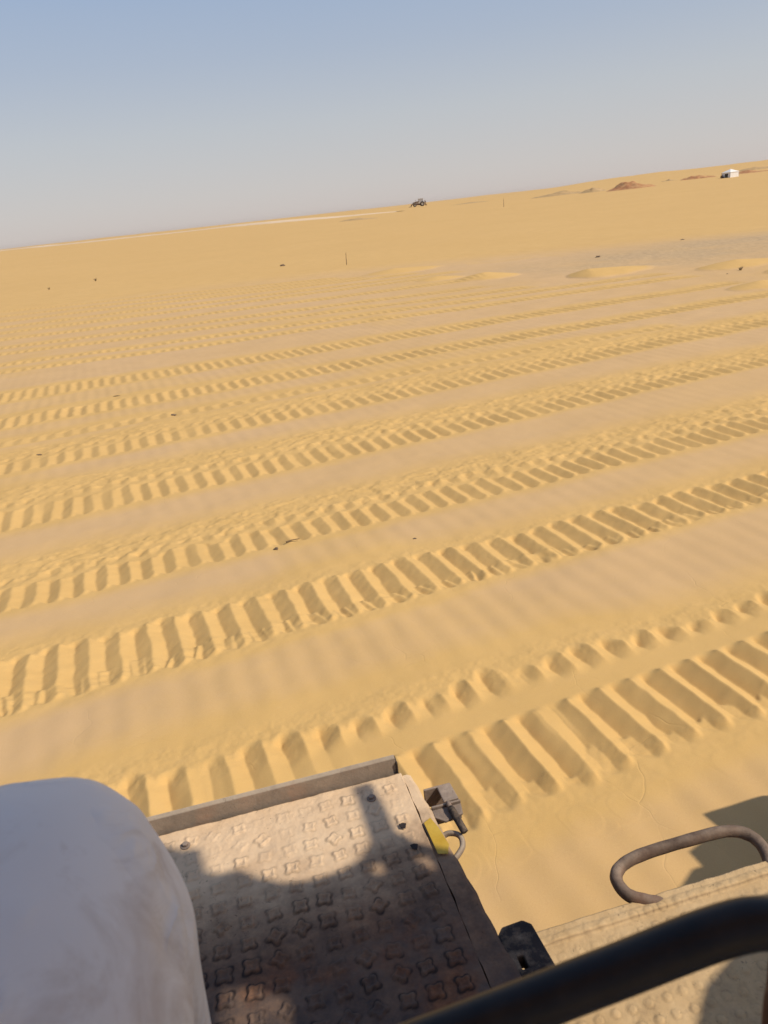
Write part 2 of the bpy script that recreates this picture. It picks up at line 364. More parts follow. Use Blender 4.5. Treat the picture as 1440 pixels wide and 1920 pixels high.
        if crumb > .15: g = g + cb * (0.015 * np.clip(lum, -.2, 1) + 0.008 * nfm) * (1.0 if k < 5 else .5)
        else: g = g + cb * 0.006 * nfm
        if k == 0:
            mid = np.zeros_like(g)
        hh[m] += g * em
        band = sst(tm, -.30, .02) * (1 - sst(vm, (lo + w)[m] + crumb * .5, (lo + w)[m] + crumb + .45)) * em
        ll[m] = np.maximum(ll[m], band)
    # gentle corrugation left by the blade, plus roughness
    cor = np.sin(2 * math.pi * (U / .205 + .25 * nz)) * (0.55 + 1.1 * nl)
    flat = 1 - ll
    hh += 0.0026 * np.clip(cor, -1, 1) * flat * (1 - sst(V, 16, 24)) * (1 - 0.0 * U)
    hh += 0.012 * nz + 0.0028 * nf * (0.3 + .7 * ll) * (.35 + .65 * sst(V, 3.2, 5)) + 0.03 * nl
    ll = np.clip(ll + sst(nl, .08, .35) * .45, 0, 1)
    for (hx, hy, sr, sl_, sv, H) in HEAPS:
        du, dv = (X - hx) * C18 + (Y - hy) * S18, -(X - hx) * S18 + (Y - hy) * C18; su = np.where(du > 0, sr, sl_)
        dd = np.hypot(du / su, dv / sv) + .14 * nz
        k_ = np.clip(1 - dd, 0, 1); hh += H * (k_ ** .85) ; ll = np.maximum(ll, sst(k_, 0, .2))
    # ragged edge of the bladed ground
    near_fade = 1 - sst(r[ix], 40, 48)
    h[ix] = hh * near_fade; loose[ix] = ll
    loose = np.where(r > 34, np.maximum(loose, sst(r, 34, 42) * .85), loose)
    # stony apron to the right of the ends of the passes
    st = np.exp(-(((x - 15.5) / 9.5) ** 2 + ((y - 29.5) / 5.2) ** 2) ** 1.5)
    st = np.clip(st * (1.0 + .9 * fbm(x * .5, y * .5, 3)), 0, 1)
    for (hx, hy, su, sl_, sv, H) in HEAPS:
        st = st * sst(np.hypot((x - hx) / su, (y - hy) / sv), .8, 1.3)
    h = h + st * 0.02 * fbm(x * 3, y * 3, 3) * (r < 60)
    return h + far_z(x, y), loose, st
def build_ground():
    rs = [0.35]
    while rs[-1] < 5200:
        q = rs[-1]
        if q < 2.2: d = .05
        elif q < 38: d = max(.0065, q * .0021)
        elif q < 60: d = q * .0021 * (1 + (q - 38) / 22 * 3)
        else: d = q * .012
        rs.append(q + d)
    rs = np.array(rs)
    th = list(np.arange(-40, 40, .105)); 
    a = 40.0; st = .105
    while a < 180: th.append(a); st = min(st * 1.15, 6); a += st
    th = np.array(sorted(set(th + [-t for t in th if t > 40])))
    th = R(90) - np.radians(th)            # clockwise from +Y
    nr, nt_ = len(rs), len(th)
    RR, TT = np.meshgrid(rs, th, indexing='ij')
    x = (RR * np.cos(TT)).ravel(); y = (RR * np.sin(TT)).ravel()
    z, lo, st_ = ground_fields(x, y)
    co = np.stack([x, y, z], 1).astype(np.float32)
    co = np.vstack([co, [[0, 0, 0]]]).astype(np.float32)
    i = np.arange(nr - 1)[:, None] * nt_; j = np.arange(nt_)[None, :]; j2 = (j + 1) % nt_
    quads = np.stack([i + j, i + nt_ + j, i + nt_ + j2, i + j2], -1).reshape(-1, 4)[:, ::-1]
    c = nr * nt_; tri = np.stack([np.full(nt_, c), np.arange(nt_), (np.arange(nt_) + 1) % nt_], -1)[:, ::-1]
    me = bpy.data.meshes.new('ground')
    me.vertices.add(len(co)); me.vertices.foreach_set('co', co.ravel())
    nl = quads.size + tri.size; me.loops.add(nl)
    me.loops.foreach_set('vertex_index', np.concatenate([quads.ravel(), tri.ravel()]).astype(np.int32))
    me.polygons.add(len(quads) + len(tri))
    me.polygons.foreach_set('loop_start', np.concatenate([np.arange(len(quads)) * 4, quads.size + np.arange(len(tri)) * 3]).astype(np.int32))
    me.update(calc_edges=True)
    for nm, arr in (('loose', lo), ('stony', st_)):
        at = me.attributes.new(nm, 'FLOAT', 'POINT'); at.data.foreach_set('value', np.append(arr, 0).astype(np.float32))
    me.validate()
    print('ground verts', len(co))
    o = link('ground', me, M['sand'], None, True)
    if me.polygons[10].normal.z < 0: me.flip_normals()
    return tag(o, kind='structure')
build_ground()

# pale graded road in the distance
def road():
    bm = bmesh.new(); a = Vector((14, 236)); b = Vector((-470, 960)); n = 120; prev = None
    d = (b - a).normalized(); nn = Vector((-d.y, d.x))
    for i in range(n + 1):
        p = a + (b - a) * (i / n) + nn * 3 * math.sin(i * .13); w = 6.5 * min(1, .15 + i / 10)
        ring = []
        for s, hz in ((-w - 2, -.35), (-w, .45), (0, .52), (w, .45), (w + 2, -.35)):
            q = p + nn * s; ring.append(bm.verts.new((q.x, q.y, tz(q.x, q.y) + hz * min(1, .2 + i / 14))))
        if prev:
            for k in range(4): bm.faces.new((prev[k], prev[k+1], ring[k+1], ring[k]))
        prev = ring
    tag(bm_obj('road', bm, M['palesand'], None, True), kind='structure')
road()

# ------------------------------------------------------------------ spoil mounds
def mound(name, x, y, lx, ly, h, mat, label, rough=.35, seed=0, rz=0.0, group=None):
    bm = bmesh.new(); n = 44; g = []
    base = tz(x, y)
    for i in range(n + 1):
        row = []
        for j in range(n + 1):
            a, b = (i / n * 2 - 1), (j / n * 2 - 1); d = math.hypot(a, b)
            q = mnoise.fractal((a * 3.1 + seed, b * 3.1, seed * .7), 0.8, 2.1, 5)
            q2 = mnoise.fractal((a * 1.3 + seed * 2, b * 1.3, seed * .3), 0.8, 2.1, 2)
            zz = max(0, 1 - d) ** .9 * (1 + .5 * q2) + q * rough * max(0, 1 - d) ** .6
            row.append(bm.verts.new((a * lx, b * ly, h * zz - .15)))
        g.append(row)
    for i in range(n):
        for j in range(n): bm.faces.new((g[i][j], g[i+1][j], g[i+1][j+1], g[i][j+1]))
    o = bm_obj(name, bm, mat, None, True); o.location = (x, y, base); o.rotation_euler = (0, 0, rz)
    tag(o, label, 'mound', group); return o
RZ = R(-19)
GM = 'spoil heaps along the skyline'
mound('sand_mound', 61.5, 180, 5.6, 4, 1.55, M['redearth'], 'reddish brown heap of broken earth, the darkest and tallest on the skyline', .30, 3, RZ, GM)
mound('sand_mound', 56.6, 192, 3.7, 3, 1.0, M['spoil'], 'small tan heap just left of the red earth heap', .3, 8, RZ, GM)
mound('sand_mound', 52.0, 203.5, 7.5, 3, .95, M['spoil'], 'long low sandy bank, farthest left of the heaps', .25, 12, RZ, GM)
mound('sand_mound', 83.0, 214, 2.6, 2, .6, M['spoil'], 'tiny low heap between the red earth heap and the tent', .3, 15, RZ, GM)
mound('sand_mound', 86.0, 203, 5.0, 2.5, .8, M['redearth'], 'low broken brown ridge just left of the white tent', .5, 21, RZ, GM)
mound('sand_mound', 100.0, 206, 6.5, 3, .8, M['redearth'], 'low reddish bank just right of the white tent', .3, 27, RZ, GM)
mound('sand_mound', 118.0, 240, 9, 3, .9, M['spoil'], 'low bank on the skyline at the far right edge', .3, 31, RZ, GM)
mound('sand_mound', 1.5, 178, 6, 2, .5, M['spoil'], 'flat streak of piled sand left of the distant loader', .2, 35, RZ, GM)
mound('sand_mound', 36.0, 250, 9, 3, .5, M['spoil'], 'long thin sandy streak right of the distant loader', .2, 39, RZ, GM)

# ------------------------------------------------------------------ tent
def tent():
    x, y = 80.6, 174.3; rt = empty('tent', (x, y, tz(x, y) - .05), R(-70))
    tag(rt, 'small white canvas tent with a peaked roof near the skyline', 'tent')
    bm = bmesh.new(); s = 1.55; h = 1.45
    n = 8
    P = [(-s, -s), (s, -s), (s, s), (-s, s)]
    # right / rear / left walls and front wall with doorway
    for (a, b) in ((1, 2), (2, 3)):
        prev = None
        for i in range(n + 1):
            t = i / n; px = P[a][0] + (P[b][0] - P[a][0]) * t; py = P[a][1] + (P[b][1] - P[a][1]) * t
            off = .05 * math.sin(i * 2.4); v1 = bm.verts.new((px * (1 + off * .3), py, 0)); v2 = bm.verts.new((px, py, h))
            if prev: bm.faces.new((prev[0], v1, v2, prev[1]))
            prev = (v1, v2)
    so = bm_obj('tent_wall', bm, M['canvas'], rt, False); so.modifiers.new('s', 'SOLIDIFY').thickness = .04
    bm = bmesh.new()
    box(bm, -s, -.45, -s - .02, -s + .03, 0, h); box(bm, .75, s, -s - .02, -s + .03, 0, h); box(bm, -.45, .75, -s - .02, -s + .03, h - .3, h)
    box(bm, -s - .02, -s + .03, -s + .04, s, 0, h)
    bm_obj('tent_wall', bm, M['canvas'], rt, False)
    bm = bmesh.new(); e = s + .14
    c = [bm.verts.new(p) for p in ((-e, -e, h), (e, -e, h), (e, e, h), (-e, e, h))]; top = bm.verts.new((0, 0, h + .85))
    mids = []
    for i in range(4):
        a, b = c[i].co, c[(i+1) % 4].co; mids.append(bm.verts.new(((a + b) / 2) * 0.985 + Vector((0, 0, .02))))
    for i in range(4): bm.faces.new((c[i], mids[i], top)); bm.faces.new((mids[i], c[(i+1) % 4], top))
    rf = bm_obj('tent_roof', bm, M['canvas'], rt, False); rf.modifiers.new('s', 'SOLIDIFY').thickness = .05
    for sx in (-1, 1):
        bm = bmesh.new(); tube(bm, [(sx * s, -s - .06, 0), (sx * s, -s - .06, h)], .05, 8)
        bm_obj('tent_pole', bm, M['wood'], rt)
    bm = bmesh.new(); box(bm, -s + .1, -.6, -s - .7, -s - .2, 0, .5); box(bm, -s + .2, -.9, -s - .65, -s - .25, .5, .8)
    rt.scale = (.74, .74, .74)
    k = bm_obj('crate', bm, M['dark_brown'], None, False, .03); k.matrix_world = rt.matrix_world
    k.location = rt.location; k.rotation_euler = rt.rotation_euler; k.scale = rt.scale
    tag(k, 'dark brown crates piled at the left front of the white tent', 'crate')
tent()

# ------------------------------------------------------------------ distant loader
def loader():
    x, y = 24.1, 287.0; rt = empty('backhoe_loader', (x, y, tz(x, y) + .02), R(180 - 5 + 6))
    tag(rt, 'small cream and brown wheeled loader standing on the skyline', 'loader')
    def wheel(px, py, r, w):
        bm = bmesh.new(); prof = [(r * .55, -w), (r * .93, -w), (r, -w * .7), (r, w * .7), (r * .93, w), (r * .55, w)]
        seg = 28; rings = []
        for i in range(seg):
            a = 2 * math.pi * i / seg; rings.append([bm.verts.new((px + q * math.cos(a), py + o, r + q * math.sin(a))) for q, o in prof])
        for i in range(seg):
            for k in range(len(prof)): bm.faces.new((rings[i][k], rings[(i+1) % seg][k], rings[(i+1) % seg][(k+1) % len(prof)], rings[i][(k+1) % len(prof)]))
        wo_ = bm_obj('wheel', bm, M['tyre'], rt, True)
        bm = bmesh.new(); tube(bm, [(px, py - w * .6, r), (px, py + w * .6, r)], r * .56, 20); bm_obj('rim', bm, M['cream'], wo_)
    for s in (-1, 1): wheel(1.9, s * .95, .55, .22); wheel(-1.0, s * 1.0, .85, .27)
    bm = bmesh.new(); box(bm, -1.7, 2.4, -.5, .5, .45, 1.0); bm_obj('chassis', bm, M['dark_brown'], rt, False, .04)
    bm = bmesh.new(); prism(bm, [(.45, 1.0), (2.45, 1.0), (2.5, 1.55), (2.3, 1.75), (.45, 1.9)], .9, lambda a, b, t: Vector((a, t - .45, b))); bm_obj('engine_hood', bm, M['cream'], rt, False, .05)
    bm = bmesh.new(); box(bm, -1.5, .45, -.62, .62, 1.0, 1.6); bm_obj('cab_body', bm, M['cream'], rt, False, .05)
    for px in (-1.35, -.4, .38):
        for s in (-1, 1):
            bm = bmesh.new(); tube(bm, [(px, s * .58, 1.6), (px * .93, s * .55, 2.65)], .085, 8); bm_obj('cab_post', bm, M['cream'], rt)
    for (a0, a1, b0, b1) in ((-1.3, -.45, .60, .62), (-.35, .33, .60, .62), (-1.3, -.45, -.62, -.60), (-.35, .33, -.62, -.60)):
        bm = bmesh.new(); box(bm, a0, a1, b0 * .95, b1 * .95, 1.62, 2.62); bm_obj('window', bm, M['paleglass'], rt)
    bm = bmesh.new(); box(bm, -1.5, .5, -.7, .7, 2.65, 2.78); bm_obj('cab_roof', bm, M['cream'], rt, False, .05)
    bm = bmesh.new(); box(bm, -.95, -.45, -.25, .25, 1.6, 1.72); box(bm, -1.0, -.88, -.25, .25, 1.7, 2.2); bm_obj('seat', bm, M['tyre'], rt, False, .04)
    for s in (-1, 1):
        bm = bmesh.new(); tube(bm, smooth_path([(.3, s * .58, 1.75), (1.6, s * .62, 1.6), (2.7, s * .62, 1.1), (3.2, s * .62, .55)], 4), .17, 8); bm_obj('loader_arm', bm, M['dark_brown'], rt)
    bm = bmesh.new(); prism(bm, [(3.15, .85), (3.2, .2), (3.5, .05), (4.25, .05), (4.25, .12), (3.6, .2), (3.35, .4), (3.3, .85)], 2.2, lambda a, b, t: Vector((a, t - 1.1, b))); bm_obj('bucket', bm, M['dark_brown'], rt)
    bm = bmesh.new(); tube(bm, smooth_path([(-1.5, 0, 1.0), (-2.0, 0, 1.3), (-2.15, 0, 1.9), (-2.35, 0, 1.2), (-2.3, 0, .7)], 5), .13, 8); bm_obj('digger_arm', bm, M['dark_brown'], rt)
    bm = bmesh.new(); prism(bm, [(-2.8, .15), (-2.2, .1), (-2.1, .7), (-2.4, .75)], .6, lambda a, b, t: Vector((a, t - .3, b))); bm_obj('digger_bucket', bm, M['dark_brown'], rt)
    bm = bmesh.new(); tube(bm, [(1.5, .2, 1.75), (1.5, .2, 2.5)], .06, 8); bm_obj('exhaust_pipe', bm, M['dark_brown'], rt)
    rt.scale = (.90, .90, .90); return rt
loader()

# ------------------------------------------------------------------ litter, stones, stakes, dry plants
def gz(x, y):
    a = ground_fields(np.array([float(x)]), np.array([float(y)])); return float(a[0][0])
def rock(name, x, y, s, sc, mat, label, cat, group=None, seed=0, dz=0.0, rz=0.0):
    bm = bmesh.new(); bmesh.ops.create_icosphere(bm, subdivisions=3, radius=1)
    for v in bm.verts:
        q = 1 + .5 * mnoise.fractal(v.co * 1.3 + Vector((seed, 0, 0)), 0.8, 2, 4)
        v.co = Vector((v.co.x * sc[0], v.co.y * sc[1], v.co.z * sc[2])) * s * q * .8
    o = bm_obj(name, bm, mat, None, False); o.location = (x, y, gz(x, y) + s * sc[2] * .25 + dz); o.rotation_euler = (0, 0, rz)
    return tag(o, label, cat, group)
GS = 'loose stones on the sand'
rock('stone', -4.43, 48.8, .16, (1.2, .7, .6), M['stone'], 'dark stone lying beyond the tracks left of the thin stake', 'stone', GS, 3)
rock('stone', 9.51, 31.6, .085, (1.3, .8, .6), M['stone'], 'dark stone on the grey gravelly patch at upper right', 'stone', GS, 5)
rock('stone', 14.4, 35.4, .06, (1.8, .8, .5), M['stone'], 'small dark stone on far edge of the gravelly patch', 'stone', GS, 6)
rock('stone', -4.6, 14.0, .035, (2.2, .7, .4), M['wood'], 'brown chip beside the tracks at far left', 'stone', GS, 7)
rock('stone', -3.14, 12.0, .04, (1.5, 1.0, .5), M['stone'], 'brown pebble in the row of small round prints', 'stone', GS, 9)
rock('stone', -4.69, 10.46, .03, (1.8, .8, .5), M['stone'], 'tiny pebble at left edge above the third broad track', 'stone', GS, 11)
rock('stone', 10.2, 21.9, .02, (1.5, 1, .7), M['stone'], 'tiny pebble beside the dry plant at the right', 'stone', GS, 12)
rock('stone', .24, 6.14, .012, (1.5, 1, .6), M['stone'], 'tiny grit speck between the second and third broad tracks', 'stone', GS, 13)
def stick(name, pts, r, mat, label, cat, group=None):
    bm = bmesh.new(); pts = smooth_path(pts, 5); n = len(pts)
    tube(bm, pts, [r * (1 - .4 * i / n) for i in range(n)], 7)
    bm.verts.ensure_lookup_table(); c = Vector((pts[0].x, pts[0].y, pts[0].z))
    for v in bm.verts: v.co -= c
    o = bm_obj(name, bm, mat, None, True); o.location = c; return tag(o, label, cat, group)
z = gz(-.95, 6.25)
stick('wood_scrap', [(-.90, 6.33, z + .012), (-.85, 6.34, z + .022), (-.78, 6.36, z + .018)], .007, M['wood'], 'splinter of wood lying at near edge of the third broad track', 'wood scrap')
rock('wood_chip', -.98, 6.22, .022, (1.2, .8, .8), M['stone'], 'dark chip beside the wood splinter at the third broad track', 'wood chip', None, 22)
for k, (x0, y0, l, a) in enumerate([(.35, 4.95, .16, 1.2), (-.02, 4.55, .13, .9)]): pass
z = gz(-.53, 43.7)
stick('marker_stake', [(-.53, 43.7, z - .05), (-.52, 43.7, z + .3), (-.50, 43.7, z + .62)], .022, M['wood'], 'thin short stake standing beyond the last track passes', 'stake', 'marker stakes')
z = tz(27.4, 147.5)
stick('marker_stake', [(27.4, 147.5, z - .1), (27.42, 147.5, z + .7), (27.4, 147.5, z + 1.35)], .045, M['dark_brown'], 'upright stake on the skyline between the loader and the heaps', 'stake', 'marker stakes')
def shrub(x, y, s, label, seed):
    random.seed(seed); bm = bmesh.new()
    for i in range(26):
        a = random.uniform(0, 2 * math.pi); t = random.uniform(.1, .8); l = s * random.uniform(.5, 1)
        d = Vector((math.cos(a) * t, math.sin(a) * t, 1)).normalized()
        p0 = Vector((random.uniform(-.1, .1) * s, random.uniform(-.1, .1) * s, 0)); p1 = p0 + d * l * .6; p2 = p0 + d * l + Vector((random.uniform(-.1, .1), random.uniform(-.1, .1), 0)) * l
        tube(bm, [p0, p1, p2], [s * .03, s * .02, s * .008], 5)
        for k in range(3):
            q = p1.lerp(p2, random.random()); e = q + Vector((random.uniform(-1, 1), random.uniform(-1, 1), random.uniform(.2, 1))) * l * .2
            tube(bm, [q, e], [s * .018, s * .008], 4)
    o = bm_obj('dry_shrub', bm, M['shrub'], None, True); o.location = (x, y, gz(x, y) - .01)
    tag(o, label, 'dry plant', 'dry plants on the sand')
shrub(10.8, 22.4, .13, 'dry plant growing among the sand heaps at right', 4)
shrub(-17.4, 54.1, .22, 'dry plant standing on the plain at far left', 5)
shrub(-19.2, 50.5, .16, 'small dry plant nearer than its neighbour at far left', 6)

# ------------------------------------------------------------------ the bulldozer we look out of (local axes: x forward, y to its left, z up)
BZ = empty('bulldozer', (0, 0, 0), R(12))
tag(BZ, 'dusty rust-worn bulldozer seen from its seat, tread plate deck and steps in front', 'bulldozer')
DZ = 1.5
def star(a, b, cxx, cyy, s, rot, prof):
    da, db = a - cxx, b - cyy; c, q = math.cos(rot), math.sin(rot)
    x_ = (da * c + db * q) / s; y_ = (-da * q + db * c) / s
    rr = np.hypot(x_, y_) + 1e-6; th = np.arctan2(y_, x_)
    edge = 1 - .36 * (0.5 - .5 * np.cos(4 * th))         # four points, hollow sides
    d = rr / edge
    return d
def tread_plate(name, u0, u1, v0, v1, res, pitch, size, height, mat, thick=.006, kind='star', zc=0.0, seed=1, bent=None):
    nu, nv = int((u1 - u0) / res), int((v1 - v0) / res)
    U = np.linspace(u0, u1, nu + 1); V = np.linspace(v0, v1, nv + 1); A, B = np.meshgrid(U, V, indexing='ij'); Z = np.zeros_like(A); GR = np.zeros_like(A)
    rg = np.random.default_rng(seed)
    i0 = 0
    for i in range(int((u1 - u0) / pitch)):
        for j in range(int((v1 - v0) / pitch)):
            cxx = u0 + pitch * (i + .55 + .0 * (j % 2)) + rg.normal(0, .0016); cyy = v0 + pitch * (j + .5) + rg.normal(0, .0008)
            if cxx > u1 - size or cyy > v1 - size * 1.6: continue
            ia, ib = int((cxx - u0 - size * 1.5) / res), int((cxx - u0 + size * 1.5) / res) + 2
            ja, jb = int((cyy - v0 - size * 1.5) / res), int((cyy - v0 + size * 1.5) / res) + 2
            sl = (slice(max(ia, 0), ib), slice(max(ja, 0), jb)); wear = rg.uniform(.7, 1.2) if cyy < 1.2 else rg.uniform(.3, 1.0)
            if kind == 'star':
                d = star(A[sl], B[sl], cxx, cyy, size * rg.uniform(.92, 1.05), (math.pi / 4 if rg.random() < .82 else 0) + rg.normal(0, .10), 0)
                rg_h = (1 - sst(d, .78, 1.08)) - .75 * (1 - sst(d, .30, .72))      # raised lip, sunken middle
                Z[sl] += height * wear * rg_h; GR[sl] = np.maximum(GR[sl], np.exp(-((d - 1.12) / .16) ** 2) * wear)
            else:
                d = np.hypot(A[sl] - cxx, B[sl] - cyy) / size
                Z[sl] += height * wear * (1 - sst(d, .6, 1.1)); GR[sl] = np.maximum(GR[sl], .5 * np.exp(-((d - 1.15) / .2) ** 2))
    bu = fbm(A * 9 + seed, B * 9, 3); du = fbm(A * 60, B * 60, 4, .6)
    Z += .004 * bu + .0011 * du
    # settled dust half fills the pattern towards the outer edge
    lift = sst(B, v0 + (v1 - v0) * .55, v1)
    Z = Z * (1 - .35 * lift) + .0018 * lift * fbm(A * 35 + 4, B * 35, 4, .6)
    if bent is not None: Z += bent(A, B)
    GR = np.clip(GR * (0.70 + 1.6 * fbm(A * 9 + 9, B * 9, 3) + 1.2 * fbm(A * 90, B * 90, 2)), 0, 1); n1, n2 = Z.shape
    top = np.stack([A.ravel(), B.ravel(), Z.ravel() + zc], 1)
    idx = np.arange(n1 * n2).reshape(n1, n2)
    F = np.stack([idx[:-1, :-1], idx[1:, :-1], idx[1:, 1:], idx[:-1, 1:]], -1).reshape(-1, 4).tolist()
    border = list(idx[:, 0]) + list(idx[-1, 1:]) + list(idx[-2::-1, -1]) + list(idx[0, -2:0:-1])
    bot = top[border].copy(); bot[:, 2] = zc - thick
    base = len(top); nb = len(border)
    for k in range(nb): F.append([border[(k+1) % nb], border[k], base + k, base + (k+1) % nb])
    me = bpy.data.meshes.new(name); me.from_pydata(np.vstack([top, bot]).tolist(), [], F); me.update()
    at = me.attributes.new('dark_brown', 'FLOAT', 'POINT'); at.data.foreach_set('value', np.concatenate([GR.ravel(), np.zeros(nb)]).astype(np.float32))
    return link(name, me, mat, BZ, True)
deck = tread_plate('fender_deck', -.62, .268, .55, 1.392, .0024, .0485, .0172, .0046, M['deck'], .012, zc=DZ)
deck['label'] = 'rusty tread plate deck patched with pale dust'
# folded flange along the front of the deck, and rim on its outer side
bm = bmesh.new()
prof = [(.262, -0.0135), (.2695, -.0135), (.2697, -.0008), (.318, -.001), (.326, -.006), (.328, -.06), (.322, -.06), (.318, -.012), (.262, -.016)]
for (va, vb) in ((.55, 1.384),):
    lo_ = [bm.verts.new((a + .0, va, DZ + b)) for a, b in prof]
    segs = 40; prev = lo_
    for s in range(1, segs + 1):
        v_ = va + (vb - va) * s / segs; j = .0012 * math.sin(s * 1.7) + .001 * math.sin(s * .6)
        cur = [bm.verts.new((a * (1) - (.036 * (v_ - .84) / .54 if a > .3 else 0) + j, v_, DZ + b + j * .5)) for a, b in prof]
        for k in range(len(prof)): bm.faces.new((prev[k], cur[k], cur[(k+1) % len(prof)], prev[(k+1) % len(prof)]))
        prev = cur
    bm.faces.new(lo_); bm.faces.new(prev[::-1])
fl = bm_obj('deck_flange', bm, M['deck_edge'], BZ, False)
bm = bmesh.new()
# upright rim channel behind the outer edge, open at its front end
prism(bm, [(1.395, -.06), (1.400, -.06), (1.408, .030), (1.412, .034), (1.412, .040), (1.404, .034)], .88, lambda a, b, t: Vector((-.62 + t, a, DZ + b)))
rim = bm_obj('deck_rim', bm, M['rim'], BZ, False, .0015)
bm = bmesh.new(); box(bm, .2605, .2635, 1.396, 1.425, DZ - .06, DZ + .026)  # dark plate standing in for the shaded hollow at the channel end
bm_obj('rim_end_shade', bm, M['darksteel'], rim, False)
# yellow paint patch left on the flange
bm = bmesh.new(); prism(bm, [(.2712, 1.222), (.288, 1.232), (.296, 1.200), (.3015, 1.150), (.292, 1.128), (.2735, 1.135)], .0012, lambda a, b, t: Vector((a, b, DZ + .0042 + t)))
yp = bm_obj('paint_patch', bm, M['yellow'], fl, False); yp['label'] = 'worn yellow paint patch'
# bolts
for (bu_, bv_) in ((.185, 1.335), (-.218, 1.34), (.21, .70)):
    bm = bmesh.new(); tube(bm, [(bu_, bv_, DZ + .001), (bu_, bv_, DZ + .0035)], .0105, 24); tube(bm, [(bu_, bv_, DZ + .003), (bu_, bv_, DZ + .009)], .0066, 6)
    bm_obj('bolt', bm, M['worn'], deck, False, .0008)
# two torn holes punched in the plate show as dark raised cusps
for (hu, hv) in ((.228, 1.232), (.235, 1.170)):
    bm = bmesh.new(); q = .0085
    c0 = [bm.verts.new((hu + q * math.cos(a) * s_, hv + q * math.sin(a) * s_, DZ + .0036)) for a, s_ in ((.3, 1), (1.4, .8), (2.5, 1.1), (3.9, .9), (5.0, 1.2))]
    bm.faces.new(c0); r_ = bmesh.ops.extrude_face_region(bm, geom=bm.faces[:])
    for v in [e for e in r_['geom'] if isinstance(e, bmesh.types.BMVert)]: v.co.z += .0015
    bm_obj('punched_hole', bm, M['darksteel'], deck, False)
# box under the deck, fender side, track
bm = bmesh.new(); box(bm, -.60, .262, .56, 1.385, .98, DZ - .013); bm_obj('fender_box', bm, M['cabpaint'], BZ, False, .01)
# latch
lt = bmesh.new()
def lb(*a): box(lt, *a)
lb(.272, .300, 1.225, 1.322, DZ - .055, DZ - .050)
prism(lt, [(.300, 1.262), (.366, 1.262), (.366, 1.268), (.300, 1.268)], .05, lambda a, b, t: Vector((a, b, DZ - .05 + t)))
prism(lt, [(.300, 1.318), (.362, 1.318), (.362, 1.324), (.300, 1.324)], .05, lambda a, b, t: Vector((a, b, DZ - .05 + t)))
prism(lt, [(.330, 1.2685), (.364, 1.2685), (.362, 1.3175), (.330, 1.3175)], .006, lambda a, b, t: Vector((a, b, DZ - .004 + t)))
prism(lt, [(.300, 1.262), (.366, 1.262), (.360, 1.232), (.318, 1.222), (.300, 1.240)], .006, lambda a, b, t: Vector((a, b, DZ - .012 + t)))
lat = bm_obj('latch', lt, M['worn'], BZ, False, .002)
bm = bmesh.new(); tube(bm, [(.337, 1.262, DZ + .004), (.338, 1.246, DZ + .002)], .0055, 12); bm_obj('latch_pivot', bm, M['worn'], lat, True)
bm = bmesh.new(); tube(bm, smooth_path([(.338, 1.248, DZ + .002), (.341, 1.22, DZ - .001), (.345, 1.186, DZ - .006), (.346, 1.180, DZ - .008)], 5), [.0060] + [.0078] * 13 + [.0072, .004], 14)
bm_obj('latch_pin', bm, M['darksteel'], lat, True)
bm = bmesh.new(); tube(bm, smooth_path([(.298, 1.205, DZ - .03), (.318, 1.204, DZ - .022), (.336, 1.188, DZ - .020), (.333, 1.162, DZ - .022), (.314, 1.146, DZ - .028), (.300, 1.142, DZ - .034)], 6), .006, 12)
bm_obj('latch_ring', bm, M['rim'], lat, True)
# hinge lug
bm = bmesh.new()
holed_panel(bm, [(.318, .820), (.318, .935), (.330, .948), (.372, .950), (.384, .938), (.388, .850), (.380, .820)], [[(.333, .862), (.333, .886), (.345, .886), (.345, .862)]], .034, lambda a, b, t: Vector((a, b, DZ - .040 + t)))
bm_obj('hinge_lug', bm, M['darksteel'], BZ, False, .003)
# lower step
SZ = 1.35
def bent(A, B): return .010 * sst(B, 1.000, 1.012) 
step = tread_plate('step_plate', .34, 1.75, .52, 1.026, .0026, .033, .0085, .0017, M['step'], .02, kind='dot', zc=SZ, seed=5, bent=lambda A, B: .006 * sst(B, .992, .997) * (1 - .35 * sst(B, 1.008, 1.013)))
step['label'] = 'sand-coated step plate with raised studs'
bm = bmesh.new(); box(bm, .36, 1.74, .54, 1.012, 1.10, SZ - .021); bm_obj('step_frame', bm, M['cabpaint'], BZ, False, .01)
# grab handle
bm = bmesh.new()
hp = smooth_path([(.740, .996, SZ - .030), (.705, 1.010, SZ - .012), (.668, 1.022, SZ), (.638, 1.045, SZ + .004), (.636, 1.085, SZ + .006), (.664, 1.110, SZ + .008), (.72, 1.120, SZ + .010), (.82, 1.121, SZ + .010),
                  (.915, 1.116, SZ + .010), (.957, 1.096, SZ + .006), (.968, 1.060, SZ), (.955, 1.022, SZ - .008), (.935, .996, SZ - .025)], 8)
tube(bm, hp, [.0130 + .0004 * math.sin(i * .9) * math.sin(i * .37) for i in range(len(hp))], 20)
gh = bm_obj('grab_handle', bm, M['handle'], BZ, True); gh['label'] = 'bent round bar grab handle caked with dust'
